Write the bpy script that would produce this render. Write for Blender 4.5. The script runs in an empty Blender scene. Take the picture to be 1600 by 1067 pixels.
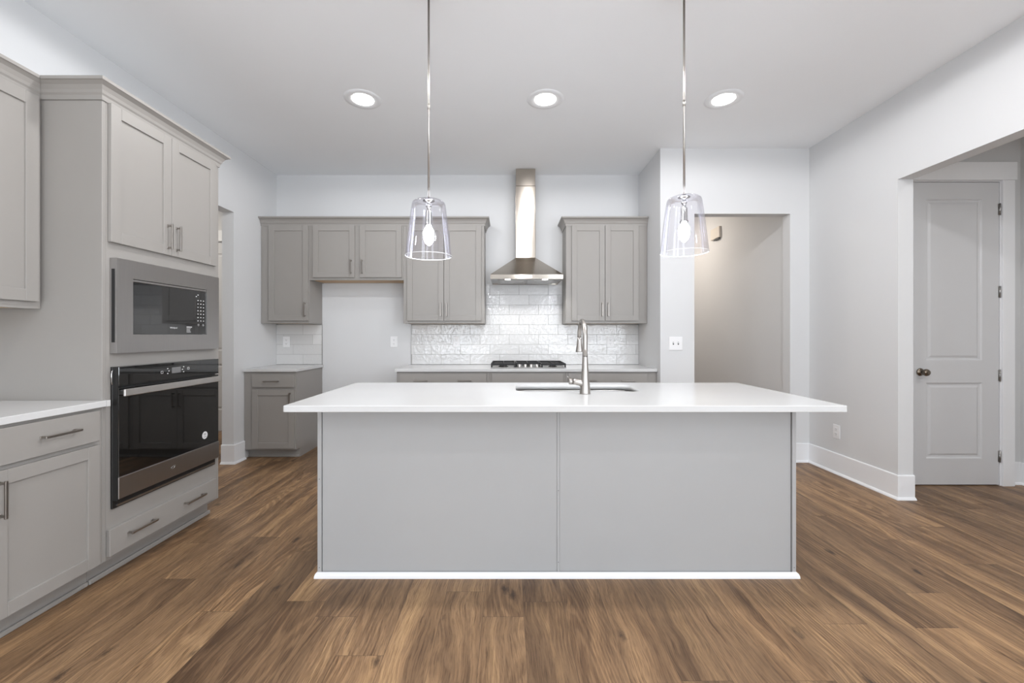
import bpy, bmesh, math, random
from mathutils import Vector, Matrix
random.seed(7)
PI = math.pi
S = bpy.context.scene
COL = S.collection

# ------------------------------------------------------------------ camera
cd = bpy.data.cameras.new('camera')
cam = bpy.data.objects.new('camera', cd); COL.objects.link(cam)
cam.location = (0, 0, 1.235); cam.rotation_euler = (PI/2, 0, 0)
cd.sensor_width = 36; cd.lens = 660/1600*36
cd.shift_x = 6/1600; cd.shift_y = -10.5/1600
cd.clip_start = 0.05; cd.clip_end = 60
S.camera = cam

# ------------------------------------------------------------------ view / world / lamps
S.view_settings.view_transform = 'Standard'
S.view_settings.look = 'None'
S.view_settings.gamma = 1.0
S.view_settings.use_curve_mapping = False
S.view_settings.exposure = 0.46
w = bpy.data.worlds.new('world'); S.world = w; w.use_nodes = True
w.node_tree.nodes['Background'].inputs[0].default_value = (0.80, 0.90, 1.0, 1)
w.node_tree.nodes['Background'].inputs[1].default_value = 1.0

def area(name, loc, rot, sx, sy, power, col=(1, 1, 1), shape='RECTANGLE', spread=PI):
    l = bpy.data.lights.new(name, 'AREA'); l.shape = shape; l.size = sx
    if shape in ('RECTANGLE', 'ELLIPSE'): l.size_y = sy
    l.energy = power; l.color = col; l.spread = spread
    o = bpy.data.objects.new(name, l); COL.objects.link(o)
    o.location = loc; o.rotation_euler = rot
    return o

RWX = 2.90
WIN_FILL = (0.88, 0.945, 1.0)
# added fill light at two made-up windows in the rear wall (behind the viewer)
for wx in (-1.55, 1.85):
    area('window_daylight', (wx, -4.47, 1.45), (PI/2+0.42, 0, 0), 1.3, 1.9, 56, WIN_FILL)
area('window_daylight', (RWX, -1.9, 1.45), (PI/2+0.30, 0, PI/2), 2.2, 1.8, 105, WIN_FILL)  # added side fill at a made-up window in the right wall
CAN_XY = [(x, y) for y in (3.255, 2.09, 0.25, -1.6) for x in (-1.12, 0.286, 1.66)]
for (x, y) in CAN_XY:
    l = bpy.data.lights.new('recessed_lamp', 'SPOT'); l.spot_size = math.radians(178); l.spot_blend = 0.12
    l.shadow_soft_size = 0.07; l.color = (0.99, 0.985, 1.0); l.energy = (13 if x < -1 else (7.5 if x < 1 else 4)) if y > 3 else (38 if y > 1 else (14 if y > 0 else 20))
    o = bpy.data.objects.new('recessed_lamp', l); COL.objects.link(o); o.location = (x, y, 3.034)
area('passage_lamp', (1.95, 6.1, 3.03), (0, 0, 0), 0.16, 0.16, 13, (1.0, 0.88, 0.76), 'DISK')
area('pantry_lamp', (-3.5, 4.3, 3.03), (0, 0, 0), 0.16, 0.16, 14, (1.0, 0.93, 0.84), 'DISK')
area('hall_lamp', (3.65, 1.3, 3.03), (0, 0, 0), 0.16, 0.16, 11, (1.0, 0.96, 0.92), 'DISK')  # added to light the hall, no source is visible there

# ------------------------------------------------------------------ materials
MATS = {}
class NT:
    def __init__(s, name):
        m = bpy.data.materials.new(name); m.use_nodes = True
        s.m = m; s.t = m.node_tree; s.t.nodes.clear()
        s.out = s.n('ShaderNodeOutputMaterial')
    def n(s, typ, **kw):
        nd = s.t.nodes.new(typ)
        for k, v in kw.items():
            if k.startswith('i_'):
                key = k[2:]
                nd.inputs[int(key) if key.isdigit() else key.replace('_', ' ')].default_value = v
            else: setattr(nd, k, v)
        return nd
    def l(s, a, b): s.t.links.new(a, b)
    def math(s, op, a, b=None, c=None):
        nd = s.n('ShaderNodeMath', operation=op)
        for i, v in enumerate((a, b, c)):
            if v is None: continue
            if isinstance(v, (int, float)): nd.inputs[i].default_value = v
            else: s.l(v, nd.inputs[i])
        return nd.outputs[0]
    def ramp(s, fac, stops, interp='LINEAR'):
        r = s.n('ShaderNodeValToRGB'); r.color_ramp.interpolation = interp
        e = r.color_ramp.elements
        while len(e) < len(stops): e.new(0.5)
        for el, (p, c) in zip(e, stops): el.position = p; el.color = (*c, 1)
        s.l(fac, r.inputs[0]); return r.outputs[0]
    def mix(s, fac, a, b, mode='MIX'):
        nd = s.n('ShaderNodeMix', data_type='RGBA', blend_type=mode)
        for sock, v in ((nd.inputs[0], fac), (nd.inputs[6], a), (nd.inputs[7], b)):
            if isinstance(v, (int, float)): sock.default_value = v
            elif isinstance(v, tuple): sock.default_value = (*v, 1)
            else: s.l(v, sock)
        return nd.outputs[2]

def paint(name, col, rough=0.6, metal=0.0, noise=0.03, scale=6, bump=0.0, bscale=300, spec=0.5, coat=0.0, aniso=0.0, stretch=None, arot=None):
    """a painted, plastic or metal surface with faint procedural mottling"""
    if name in MATS: return MATS[name]
    k = NT(name)
    tc = k.n('ShaderNodeTexCoord')
    mp = k.n('ShaderNodeMapping')
    if stretch: mp.inputs['Scale'].default_value = stretch
    k.l(tc.outputs['Object'], mp.inputs[0])
    nz = k.n('ShaderNodeTexNoise', i_Scale=scale, i_Detail=3.0)
    k.l(mp.outputs[0], nz.inputs['Vector'])
    lo = tuple(max(0, c*(1-noise)) for c in col); hi = tuple(min(1, c*(1+noise)) for c in col)
    c = k.ramp(nz.outputs[0], [(0.3, lo), (0.7, hi)])
    b = k.n('ShaderNodeBsdfPrincipled', i_Roughness=rough, i_Metallic=metal)
    b.inputs['Specular IOR Level'].default_value = spec
    b.inputs['Coat Weight'].default_value = coat
    k.l(c, b.inputs['Base Color'])
    if metal > 0.5:
        r = k.n('ShaderNodeMapRange', i_3=rough*0.85, i_4=rough*1.15)
        k.l(nz.outputs[0], r.inputs[0]); k.l(r.outputs[0], b.inputs['Roughness'])
        b.inputs['Anisotropic'].default_value = aniso
        if arot is not None:
            tg = k.n('ShaderNodeTangent', direction_type='RADIAL', axis='Z'); k.l(tg.outputs[0], b.inputs['Tangent'])
            b.inputs['Anisotropic Rotation'].default_value = arot
    if bump:
        n2 = k.n('ShaderNodeTexNoise', i_Scale=bscale, i_Detail=2.0)
        k.l(mp.outputs[0], n2.inputs['Vector'])
        bp = k.n('ShaderNodeBump', i_Strength=bump, i_Distance=0.001)
        k.l(n2.outputs[0], bp.inputs['Height']); k.l(bp.outputs[0], b.inputs['Normal'])
    k.l(b.outputs[0], k.out.inputs[0])
    MATS[name] = k.m; return k.m

def emit(name, col, strength):
    if name in MATS: return MATS[name]
    k = NT(name); e = k.n('ShaderNodeEmission', i_Strength=strength); e.inputs[0].default_value = (*col, 1)
    k.l(e.outputs[0], k.out.inputs[0]); MATS[name] = k.m; return k.m

WALL = paint('wall_paint', (0.695, 0.70, 0.705), 0.75, bump=0.15, noise=0.008, scale=2)
CEIL = paint('ceiling_paint', (0.92, 0.935, 0.95), 0.9, noise=0.006, scale=2)
TRIM = paint('trim_paint', (0.86, 0.87, 0.885), 0.35, noise=0.006)
DOORP = paint('door_paint', (0.66, 0.665, 0.675), 0.4, noise=0.006)
CAB = paint('greige_cabinet_paint', (0.318, 0.301, 0.281), 0.42, noise=0.012, scale=3)
ISL = paint('island_panel_paint', (0.405, 0.405, 0.405), 0.38, noise=0.01, scale=3)
MAPLE = paint('maple_underside', (0.62, 0.42, 0.23), 0.5, noise=0.12, scale=8, stretch=(1, 12, 12))
DARKGAP = paint('dark_recess', (0.02, 0.02, 0.02), 0.8)
QUARTZ = paint('white_quartz', (0.64, 0.64, 0.635), 0.16, noise=0.012, scale=3)
STEEL = paint('brushed_steel', (0.42, 0.41, 0.40), 0.30, 1.0, noise=0.05, scale=5, aniso=0.6, stretch=(1, 1, 60))
AROT = 0.25
STEELH = paint('brushed_hood_steel', (0.50, 0.455, 0.40), 0.15, 1.0, noise=0.03, scale=5, aniso=0.97, stretch=(1, 1, 90), arot=AROT)
STEELD = paint('appliance_steel', (0.40, 0.385, 0.375), 0.34, 1.0, noise=0.03, scale=5, aniso=0.4, stretch=(60, 1, 1))
NICKEL = paint('brushed_nickel', (0.43, 0.405, 0.38), 0.34, 1.0, noise=0.04, scale=20)
PULL = paint('nickel_pull', (0.34, 0.315, 0.29), 0.36, 1.0, noise=0.04, scale=20)
CHROME = paint('chrome', (0.62, 0.62, 0.62), 0.12, 1.0)
HANDLE = paint('oven_handle_steel', (0.74, 0.72, 0.70), 0.36, 1.0, noise=0.03, scale=30)
BLACKGL = paint('black_glass', (0.006, 0.006, 0.006), 0.03, noise=0.0, coat=0.3, spec=0.75)
SMOKEGL = paint('smoked_glass', (0.022, 0.022, 0.022), 0.03, noise=0.0, spec=0.8)
BLACK = paint('black_enamel', (0.014, 0.014, 0.014), 0.35)
IRON = paint('cast_iron', (0.012, 0.012, 0.013), 0.6, bump=0.4, bscale=500)
KNOBM = paint('dark_bronze', (0.20, 0.165, 0.13), 0.28, 1.0)
HINGEM = paint('hinge_nickel', (0.42, 0.41, 0.40), 0.3, 1.0)
PLASTIC = paint('white_plastic', (0.86, 0.86, 0.865), 0.35, noise=0.0)
BEIGEPL = paint('cream_plastic', (0.74, 0.69, 0.62), 0.45, noise=0.0)
SLOT = paint('slot_dark', (0.10, 0.10, 0.10), 0.6)
PRINT = paint('white_print', (0.75, 0.75, 0.75), 0.5, noise=0.0)
PRINTD = paint('grey_print', (0.18, 0.18, 0.18), 0.5, noise=0.0)
LCD = paint('display_glass', (0.17, 0.17, 0.17), 0.08, noise=0.0)
GROUT = paint('grout', (0.40, 0.395, 0.39), 0.85, noise=0.02)
TAN = paint('cap_tan', (0.5, 0.36, 0.2), 0.5)
LENS = emit('lamp_lens', (1.0, 0.965, 0.90), 9)
BULB = emit('bulb_glow', (0.93, 0.96, 1.0), 225)
HOODLED = emit('hood_led', (1.0, 0.99, 0.97), 14)

def tile_material():
    k = NT('glossy_white_tile')
    g = k.n('ShaderNodeNewGeometry'); mp = k.n('ShaderNodeMapping')
    k.l(g.outputs['Position'], mp.inputs[0])
    rnd = g.outputs['Random Per Island']
    c = k.ramp(rnd, [(0.0, (0.66, 0.66, 0.655)), (1.0, (0.74, 0.74, 0.735))])
    b = k.n('ShaderNodeBsdfPrincipled', i_Roughness=0.10)
    b.inputs['Specular IOR Level'].default_value = 0.5
    k.l(c, b.inputs['Base Color'])
    n1 = k.n('ShaderNodeTexNoise', i_Scale=28.0, i_Detail=2.0)
    n2 = k.n('ShaderNodeTexNoise', i_Scale=6.0, i_Detail=1.0)
    k.l(mp.outputs[0], n1.inputs['Vector']); k.l(mp.outputs[0], n2.inputs['Vector'])
    h = k.math('ADD', n1.outputs[0], k.math('MULTIPLY', n2.outputs[0], 1.2))
    bp = k.n('ShaderNodeBump', i_Strength=0.7, i_Distance=0.005)
    k.l(h, bp.inputs['Height']); k.l(bp.outputs[0], b.inputs['Normal'])
    k.l(b.outputs[0], k.out.inputs[0]); return k.m
TILE = tile_material()

def glass_material():
    k = NT('thin_clear_glass')
    lw = k.n('ShaderNodeLayerWeight', i_Blend=0.28)
    tr = k.n('ShaderNodeBsdfTransparent'); tr.inputs[0].default_value = (0.93, 0.925, 0.945, 1)
    gl = k.n('ShaderNodeBsdfGlossy', i_Roughness=0.02); gl.inputs[0].default_value = (0.95, 0.95, 1, 1)
    fac = k.math('MULTIPLY_ADD', lw.outputs['Fresnel'], 0.45, 0.015)
    mx = k.n('ShaderNodeMixShader'); k.l(fac, mx.inputs[0]); k.l(tr.outputs[0], mx.inputs[1]); k.l(gl.outputs[0], mx.inputs[2])
    k.l(mx.outputs[0], k.out.inputs[0]); return k.m
GLASS = glass_material()
def rim_material():
    k = NT('polished_glass_rim')
    tr = k.n('ShaderNodeBsdfTransparent'); df = k.n('ShaderNodeBsdfPrincipled', i_Roughness=0.1)
    nz = k.n('ShaderNodeTexNoise', i_Scale=20.0)
    c = k.ramp(nz.outputs[0], [(0.3, (0.9, 0.9, 0.92)), (0.7, (1, 1, 1))]); k.l(c, df.inputs['Base Color'])
    mx = k.n('ShaderNodeMixShader', i_0=0.75); k.l(tr.outputs[0], mx.inputs[1]); k.l(df.outputs[0], mx.inputs[2])
    k.l(mx.outputs[0], k.out.inputs[0]); return k.m
RIM = rim_material()

def floor_material():
    k = NT('wood_plank_floor')
    g = k.n('ShaderNodeNewGeometry'); sp = k.n('ShaderNodeSeparateXYZ'); k.l(g.outputs['Position'], sp.inputs[0])
    W, L = 0.183, 1.28
    u = k.math('DIVIDE', k.math('ADD', sp.outputs[0], 20.06), W)
    row = k.math('FLOOR', u); fu = k.math('FRACT', u)
    w1 = k.n('ShaderNodeTexWhiteNoise', noise_dimensions='1D'); k.l(row, w1.inputs['W'])
    v = k.math('ADD', k.math('DIVIDE', k.math('ADD', sp.outputs[1], 20.0), L), k.math('MULTIPLY', w1.outputs[0], 5.0))
    colm = k.math('FLOOR', v); fv = k.math('FRACT', v)
    cid = k.n('ShaderNodeCombineXYZ'); k.l(row, cid.inputs[0]); k.l(colm, cid.inputs[1])
    w2 = k.n('ShaderNodeTexWhiteNoise', noise_dimensions='3D'); k.l(cid.outputs[0], w2.inputs['Vector'])
    rc = k.n('ShaderNodeSeparateColor'); k.l(w2.outputs['Color'], rc.inputs[0])
    # grain space: x across, y along, shifted for every plank
    gx = k.math('ADD', sp.outputs[0], k.math('MULTIPLY', rc.outputs[0], 37.0))
    gy = k.math('ADD', sp.outputs[1], k.math('MULTIPLY', rc.outputs[1], 53.0))
    gz = k.math('MULTIPLY', rc.outputs[2], 29.0)
    def coords(sx, sy):
        c = k.n('ShaderNodeCombineXYZ'); k.l(k.math('MULTIPLY', gx, sx), c.inputs[0]); k.l(k.math('MULTIPLY', gy, sy), c.inputs[1]); k.l(gz, c.inputs[2]); return c.outputs[0]
    def noise(vec, scale, detail, rough=0.5, dist=0.0):
        n = k.n('ShaderNodeTexNoise', i_Scale=scale, i_Detail=detail, i_Roughness=rough, i_Distortion=dist); k.l(vec, n.inputs['Vector']); return n.outputs[0]
    warp = noise(coords(3.5, 2.2), 1.0, 2.0, 0.5)
    def wcoords(sx, sy, wob):
        c = k.n('ShaderNodeCombineXYZ'); k.l(k.math('MULTIPLY', k.math('ADD', gx, k.math('MULTIPLY', warp, wob)), sx), c.inputs[0]); k.l(k.math('MULTIPLY', gy, sy), c.inputs[1]); k.l(gz, c.inputs[2]); return c.outputs[0]
    broad = noise(wcoords(11.0, 1.0, 0.12), 1.0, 4.0, 0.6, 0.3)       # board-wide light and dark streaks
    cath = noise(wcoords(4.2, 0.55, 0.03), 1.0, 0.0, 0.4, 0.0)        # cathedral figure
    rings = k.math('SINE', k.math('ADD', k.math('MULTIPLY', cath, 150.0), k.math('MULTIPLY', noise(coords(50.0, 6.0), 1.0, 2.0), 5.0)))
    fine = noise(wcoords(190.0, 6.0, 0.11), 1.0, 4.0, 0.7)
    pore = noise(wcoords(420.0, 14.0, 0.10), 1.0, 2.0, 0.6)
    streak = noise(wcoords(42.0, 2.2, 0.11), 1.0, 5.0, 0.68, 0.4)
    vor = k.n('ShaderNodeTexVoronoi', i_Scale=1.0); k.l(coords(6.0, 2.6), vor.inputs['Vector'])
    nd = noise(coords(34.0, 16.0), 1.0, 4.0, 0.75)
    kn = k.math('ADD', vor.outputs['Distance'], k.math('MULTIPLY', nd, 0.30))
    knot = k.n('ShaderNodeMapRange', i_1=0.17, i_2=0.27, i_3=1.0, i_4=0.0); k.l(kn, knot.inputs[0])
    base = k.ramp(broad, [(0.30, (0.155, 0.094, 0.053)), (0.42, (0.220, 0.138, 0.077)), (0.53, (0.290, 0.184, 0.102)), (0.64, (0.375, 0.243, 0.131)), (0.78, (0.480, 0.318, 0.168))])
    tint = k.ramp(w2.outputs['Value'], [(0.0, (0.68, 0.66, 0.65)), (0.25, (0.88, 0.86, 0.85)), (0.7, (1.02, 1.00, 0.98)), (1.0, (1.18, 1.14, 1.08))])
    c = k.mix(1.0, base, tint, 'MULTIPLY')
    rfac = k.ramp(rings, [(0.0, (0.78, 0.75, 0.73)), (0.40, (0.98, 0.98, 0.98)), (1.0, (1.10, 1.09, 1.07))])
    rmask = k.ramp(noise(coords(3.0, 0.7), 1.0, 1.0), [(0.46, (0.10, 0.10, 0.10)), (0.60, (1, 1, 1))])
    c = k.mix(rmask, c, k.mix(1.0, c, rfac, 'MULTIPLY'))
    ffac = k.ramp(fine, [(0.36, (0.62, 0.58, 0.55)), (0.50, (1, 1, 1)), (0.68, (1.20, 1.18, 1.15))])
    c = k.mix(0.85, c, ffac, 'MULTIPLY')
    pfac = k.ramp(pore, [(0.36, (0.55, 0.52, 0.50)), (0.46, (1, 1, 1))])
    c = k.mix(0.7, c, pfac, 'MULTIPLY')
    sfac = k.ramp(streak, [(0.31, (0.36, 0.31, 0.28)), (0.38, (0.90, 0.88, 0.87)), (0.6, (1.05, 1.04, 1.03))])
    c = k.mix(0.85, c, sfac, 'MULTIPLY')
    c = k.mix(k.math('MULTIPLY', knot.outputs[0], 0.8), c, (0.035, 0.022, 0.015))
    # seams
    du = k.math('MULTIPLY', k.math('MINIMUM', fu, k.math('SUBTRACT', 1.0, fu)), W)
    dv = k.math('MULTIPLY', k.math('MINIMUM', fv, k.math('SUBTRACT', 1.0, fv)), L)
    d = k.math('MINIMUM', du, dv)
    seam = k.n('ShaderNodeMapRange', i_1=0.0004, i_2=0.0016, i_3=1.0, i_4=0.0); k.l(d, seam.inputs[0])
    c = k.mix(k.math('MULTIPLY', seam.outputs[0], 0.6), c, (0.05, 0.032, 0.022))
    b = k.n('ShaderNodeBsdfPrincipled', i_Roughness=0.42); k.l(c, b.inputs['Base Color'])
    b.inputs['Specular IOR Level'].default_value = 0.35
    rr = k.n('ShaderNodeMapRange', i_3=0.36, i_4=0.52); k.l(fine, rr.inputs[0]); k.l(rr.outputs[0], b.inputs['Roughness'])
    bp = k.n('ShaderNodeBump', i_Strength=0.12, i_Distance=0.002)
    k.l(k.math('SUBTRACT', fine, seam.outputs[0]), bp.inputs['Height']); k.l(bp.outputs[0], b.inputs['Normal'])
    k.l(b.outputs[0], k.out.inputs[0]); return k.m
FLOOR = floor_material()

# ------------------------------------------------------------------ mesh helpers
class M:
    """collects shapes into one mesh; material slots by order of use"""
    def __init__(s): s.bm = bmesh.new(); s.mats = []
    def _mi(s, mat):
        if mat is None: mat = s.mats[0] if s.mats else WALL
        if mat not in s.mats: s.mats.append(mat)
        return s.mats.index(mat)
    def box(s, x0, x1, y0, y1, z0, z1, mat=None, bev=0.0, seg=1):
        if x0 > x1: x0, x1 = x1, x0
        if y0 > y1: y0, y1 = y1, y0
        t = bmesh.new()
        r = bmesh.ops.create_cube(t, size=1)
        for v in r['verts']:
            v.co = Vector(((x0+x1)/2+v.co.x*(x1-x0), (y0+y1)/2+v.co.y*(y1-y0), (z0+z1)/2+v.co.z*(z1-z0)))
        if bev > 0: bmesh.ops.bevel(t, geom=list(t.edges), offset=bev, segments=seg, affect='EDGES', profile=0.5)
        s.absorb(t, mat)
    def absorb(s, t, mat=None, smooth=False):
        mi = s._mi(mat); vm = {}
        for v in t.verts: vm[v] = s.bm.verts.new(v.co)
        for f in t.faces:
            try: nf = s.bm.faces.new([vm[v] for v in f.verts])
            except ValueError: continue
            nf.material_index = mi; nf.smooth = smooth
        t.free()
    def grid(s, rings, mat=None, closed=True, caps=(False, False), smooth=True):
        """skin a list of rings of points"""
        mi = s._mi(mat); R = [[s.bm.verts.new(p) for p in r] for r in rings]; n = len(R[0])
        for a, b in zip(R, R[1:]):
            for i in range(n if closed else n-1):
                j = (i+1) % n
                f = s.bm.faces.new((a[i], a[j], b[j], b[i])); f.material_index = mi; f.smooth = smooth
        if caps[0]: f = s.bm.faces.new(R[0][::-1]); f.material_index = mi
        if caps[1]: f = s.bm.faces.new(R[-1]); f.material_index = mi
    def lathe(s, prof, c=(0, 0, 0), axis='Z', n=40, mat=None, caps=(True, True), smooth=True):
        rings = []
        for (r, h) in prof:
            r = max(r, 1e-5); ring = []
            for i in range(n):
                a = 2*PI*i/n; x, y = r*math.cos(a), r*math.sin(a)
                p = {'Z': (x, y, h), 'Y': (x, h, -y), 'X': (h, x, y)}[axis]
                ring.append(Vector(p)+Vector(c))
            rings.append(ring)
        s.grid(rings, mat, True, caps, smooth)
    def tube(s, pts, rad, n=20, mat=None, caps=(True, True)):
        pts = [Vector(p) for p in pts]
        if isinstance(rad, (int, float)): rad = [rad]*len(pts)
        rings = []; up = None
        for i, p in enumerate(pts):
            d = (pts[min(i+1, len(pts)-1)]-pts[max(i-1, 0)]).normalized()
            if up is None:
                up = Vector((1, 0, 0)) if abs(d.x) < 0.9 else Vector((0, 1, 0))
            up = (up-d*up.dot(d)).normalized(); sd = d.cross(up)
            rings.append([p+(up*math.cos(2*PI*k/n)+sd*math.sin(2*PI*k/n))*rad[i] for k in range(n)])
        s.grid(rings, mat, True, caps)
    def build(s, name, parent=None, loc=(0, 0, 0), rotz=0.0, autosmooth=False):
        bmesh.ops.recalc_face_normals(s.bm, faces=s.bm.faces)
        me = bpy.data.meshes.new(name); s.bm.to_mesh(me); s.bm.free()
        for m in s.mats: me.materials.append(m)
        if autosmooth:
            try: me.set_sharp_from_angle(angle=math.radians(35))
            except Exception: pass
        o = bpy.data.objects.new(name, me); COL.objects.link(o)
        o.location = loc; o.rotation_euler = (0, 0, rotz)
        if parent is not None: o.parent = parent
        return o

def tag(o, label=None, cat=None, group=None, kind=None):
    if label: o['label'] = label
    if cat: o['category'] = cat
    if group: o['group'] = group
    if kind: o['kind'] = kind
    return o
def thing(name, label, cat, loc=(0, 0, 0), rotz=0.0, group=None):
    o = bpy.data.objects.new(name, None); COL.objects.link(o)
    o.location = loc; o.rotation_euler = (0, 0, rotz); o.empty_display_size = 0.1
    return tag(o, label, cat, group)
def copy_tree(o, parent=None):
    c = o.copy(); COL.objects.link(c); c.parent = parent
    for ch in list(o.children): copy_tree(ch, c)
    return c
def structure(name, m, **k):
    o = m.build(name, **k); o['kind'] = 'structure'; return o
def rrect(x0, x1, y0, y1, r, n=8, z=0.0):
    pts = []
    for cx, cy, a0 in ((x1-r, y1-r, 0), (x0+r, y1-r, 90), (x0+r, y0+r, 180), (x1-r, y0+r, 270)):
        for i in range(n+1):
            a = math.radians(a0+90*i/n); pts.append((cx+r*math.cos(a), cy+r*math.sin(a), z))
    return pts
def sweep_profile(m, path, prof, mat, cut=(0, 0)):
    """extrude a profile of (out, z) along a plan path; out is to the right of travel"""
    P = [Vector((p[0], p[1])) for p in path]; rings = []
    def nrm(a, b): d = (b-a).normalized(); return Vector((d.y, -d.x))
    for i, p in enumerate(P):
        if i == 0: mv = nrm(P[0], P[1])
        elif i == len(P)-1: mv = nrm(P[-2], P[-1])
        else:
            a, b = nrm(P[i-1], p), nrm(p, P[i+1]); mv = (a+b)/(1+a.dot(b))
        d = Vector((0, 0))      # mitre cut at the two ends
        if i == 0 and cut[0]: d = (P[1]-P[0]).normalized()*cut[0]
        if i == len(P)-1 and cut[1]: d = (P[-1]-P[-2]).normalized()*cut[1]
        rings.append([(p.x+(mv.x+d.x)*o, p.y+(mv.y+d.y)*o, z) for (o, z) in prof])
    m.grid(rings, mat, True, (True, True), smooth=False)

# ------------------------------------------------------------------ room shell
HC = 3.05
LX, RX = -2.63, 2.93
m = M(); m.box(-5.2, 5.0, -4.7, 7.6, -0.12, 0.0, FLOOR); structure('floor', m)
m = M(); m.box(-5.2, 5.0, -4.7, 7.6, HC, HC+0.12, CEIL); structure('ceiling', m)

m = M(); m.box(LX-0.115, LX, -4.5, 2.99, 0, HC, WALL); m.box(LX-0.115, LX, 2.99, 4.05, 2.41, HC); m.box(LX-0.115, LX, 4.05, 4.92, 0, HC)
structure('wall_left', m)
m = M(); m.box(LX, 1.60, 4.80, 4.92, 0, HC, WALL); structure('wall_back', m)
m = M(); m.box(1.48, 1.60, 4.22, 4.80, 0, HC, WALL); m.box(1.48, 1.812, 4.11, 4.22, 0, HC); m.box(1.812, 2.743, 4.11, 4.22, 2.412, HC); m.box(2.743, RX, 4.11, 4.22, 0, HC)
structure('wall_back_right', m)
m = M(); m.box(RX, RX+0.115, 3.175, 4.22, 0, HC, WALL); m.box(RX, RX+0.115, 1.40, 3.175, 2.404, HC); m.box(RX, RX+0.115, -0.75, 1.40, 0, HC); m.box(RX, RX+0.115, -4.5, -3.05, 0, HC); m.box(RX, RX+0.115, -3.05, -0.75, 0, 0.5); m.box(RX, RX+0.115, -3.05, -0.75, 2.4, HC)
structure('wall_right', m)
# unseen rear wall; its two windows are added to carry fill light
m = M(); xs = [LX-0.115, -2.20, -0.90, -0.50, 0.80, 1.20, 2.50, RX+0.115]
for a, b in ((0, 1), (2, 5), (6, 7)): m.box(xs[a], xs[b], -4.62, -4.5, 0, HC, WALL)
for a, b in ((1, 2), (5, 6)):
    m.box(xs[a], xs[b], -4.62, -4.5, 0, 0.5); m.box(xs[a], xs[b], -4.62, -4.5, 2.4, HC)
structure('wall_rear', m)
for i, (a, b) in enumerate(((-2.20, -0.90), (1.20, 2.50))):
    m = M()
    m.box(a, a+0.05, -4.60, -4.53, 0.5, 2.4, TRIM); m.box(b-0.05, b, -4.60, -4.53, 0.5, 2.4)
    m.box(a+0.05, b-0.05, -4.60, -4.53, 0.5, 0.55); m.box(a+0.05, b-0.05, -4.60, -4.53, 2.35, 2.4); m.box(a+0.05, b-0.05, -4.59, -4.54, 1.43, 1.47)
    m.box(a+0.05, b-0.05, -4.568, -4.564, 0.55, 2.35, GLASS)
    structure('window_%d' % (i+1), m)  # made-up rear window, added along with its fill light
m = M(); xx = RX+0.045
for (a, b, c, d) in ((-3.05, -2.99, 0.5, 2.4), (-0.81, -0.75, 0.5, 2.4), (-1.93, -1.87, 0.56, 2.34)): m.box(xx, xx+0.06, a, b, c, d, TRIM)
m.box(xx, xx+0.06, -2.99, -0.81, 0.5, 0.56); m.box(xx, xx+0.06, -2.99, -0.81, 2.34, 2.4)
m.box(xx+0.03, xx+0.034, -2.99, -1.93, 0.56, 2.34, GLASS); m.box(xx+0.03, xx+0.034, -1.87, -0.81, 0.56, 2.34, GLASS)
structure('window_3', m)  # made-up right-wall window behind the viewer, added for side light
# hall beyond the right opening
m = M(); m.box(RX+0.115, 3.285, 3.50, 3.62, 0, HC, WALL); m.box(4.045, 4.36, 3.50, 3.62, 0, HC); m.box(3.285, 4.045, 3.50, 3.62, 2.51, HC)
m.box(3.15, 4.2, 4.22, 4.34, 0, HC); m.box(RX+0.115, 3.15, 3.62, 4.34, 0, HC); m.box(4.2, 4.36, 3.62, 4.34, 0, HC)  # unseen closet walls behind the door, added to block light
structure('wall_hall_back', m)
m = M(); m.box(4.245, 4.36, 0.0, 3.50, 0, HC, WALL); structure('wall_hall_right', m)
m = M(); m.box(RX+0.115, 4.36, -0.12, 0.0, 0, HC, WALL); structure('wall_hall_near', m)
# passage behind the back right opening
m = M(); m.box(2.80, 2.92, 4.22, 7.4, 0, HC, WALL); structure('wall_passage_right', m)
m = M(); m.box(1.48, 1.60, 4.92, 7.4, 0, HC, WALL); structure('wall_passage_left', m)
m = M(); m.box(1.60, 2.80, 7.28, 7.4, 0, HC, WALL); structure('wall_passage_end', m)
# room beyond the left doorway
m = M(); m.box(-5.0, -4.28, 5.47, 5.59, 0, HC, WALL); m.box(-3.45, LX, 5.47, 5.59, 0, HC); m.box(-4.28, -3.45, 5.47, 5.59, 2.45, HC)
structure('wall_pantry_back', m)
m = M(); m.box(-5.0, -4.88, 2.8, 5.47, 0, HC, WALL); structure('wall_pantry_left', m)
m = M(); m.box(-4.88, LX-0.115, 2.8, 2.92, 0, HC, WALL); structure('wall_pantry_near', m)
m = M(); m.box(LX-0.115, LX, 4.92, 5.47, 0, HC, WALL); structure('wall_pantry_right', m)

BB = [(0.0, 0.0), (0.030, 0.0), (0.028, 0.008), (0.020, 0.017), (0.014, 0.020), (0.014, 0.176), (0.010, 0.182), (0.0, 0.182)]
def baseboard(name, path):
    m = M(); sweep_profile(m, path, BB, TRIM); return structure(name, m)
baseboard('baseboard_right', [(1.63, 4.11), (1.812, 4.11)])
baseboard('baseboard_right_corner', [(2.743, 4.22), (2.743, 4.11), (RX, 4.11), (RX, 3.175), (RX+0.115, 3.175)])
baseboard('baseboard_right_near', [(RX+0.115, 1.40), (RX, 1.40), (RX, -4.5)])
baseboard('baseboard_left', [(LX-0.115, 4.05), (LX, 4.05), (LX, 4.20)])
baseboard('baseboard_left_near', [(LX, -4.5), (LX, 0.9)])
baseboard('baseboard_hall', [(4.125, 3.50), (4.245, 3.50), (4.245, 0.0)])
baseboard('baseboard_pantry', [(-3.44, 5.47), (LX-0.115, 5.47)])

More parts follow.
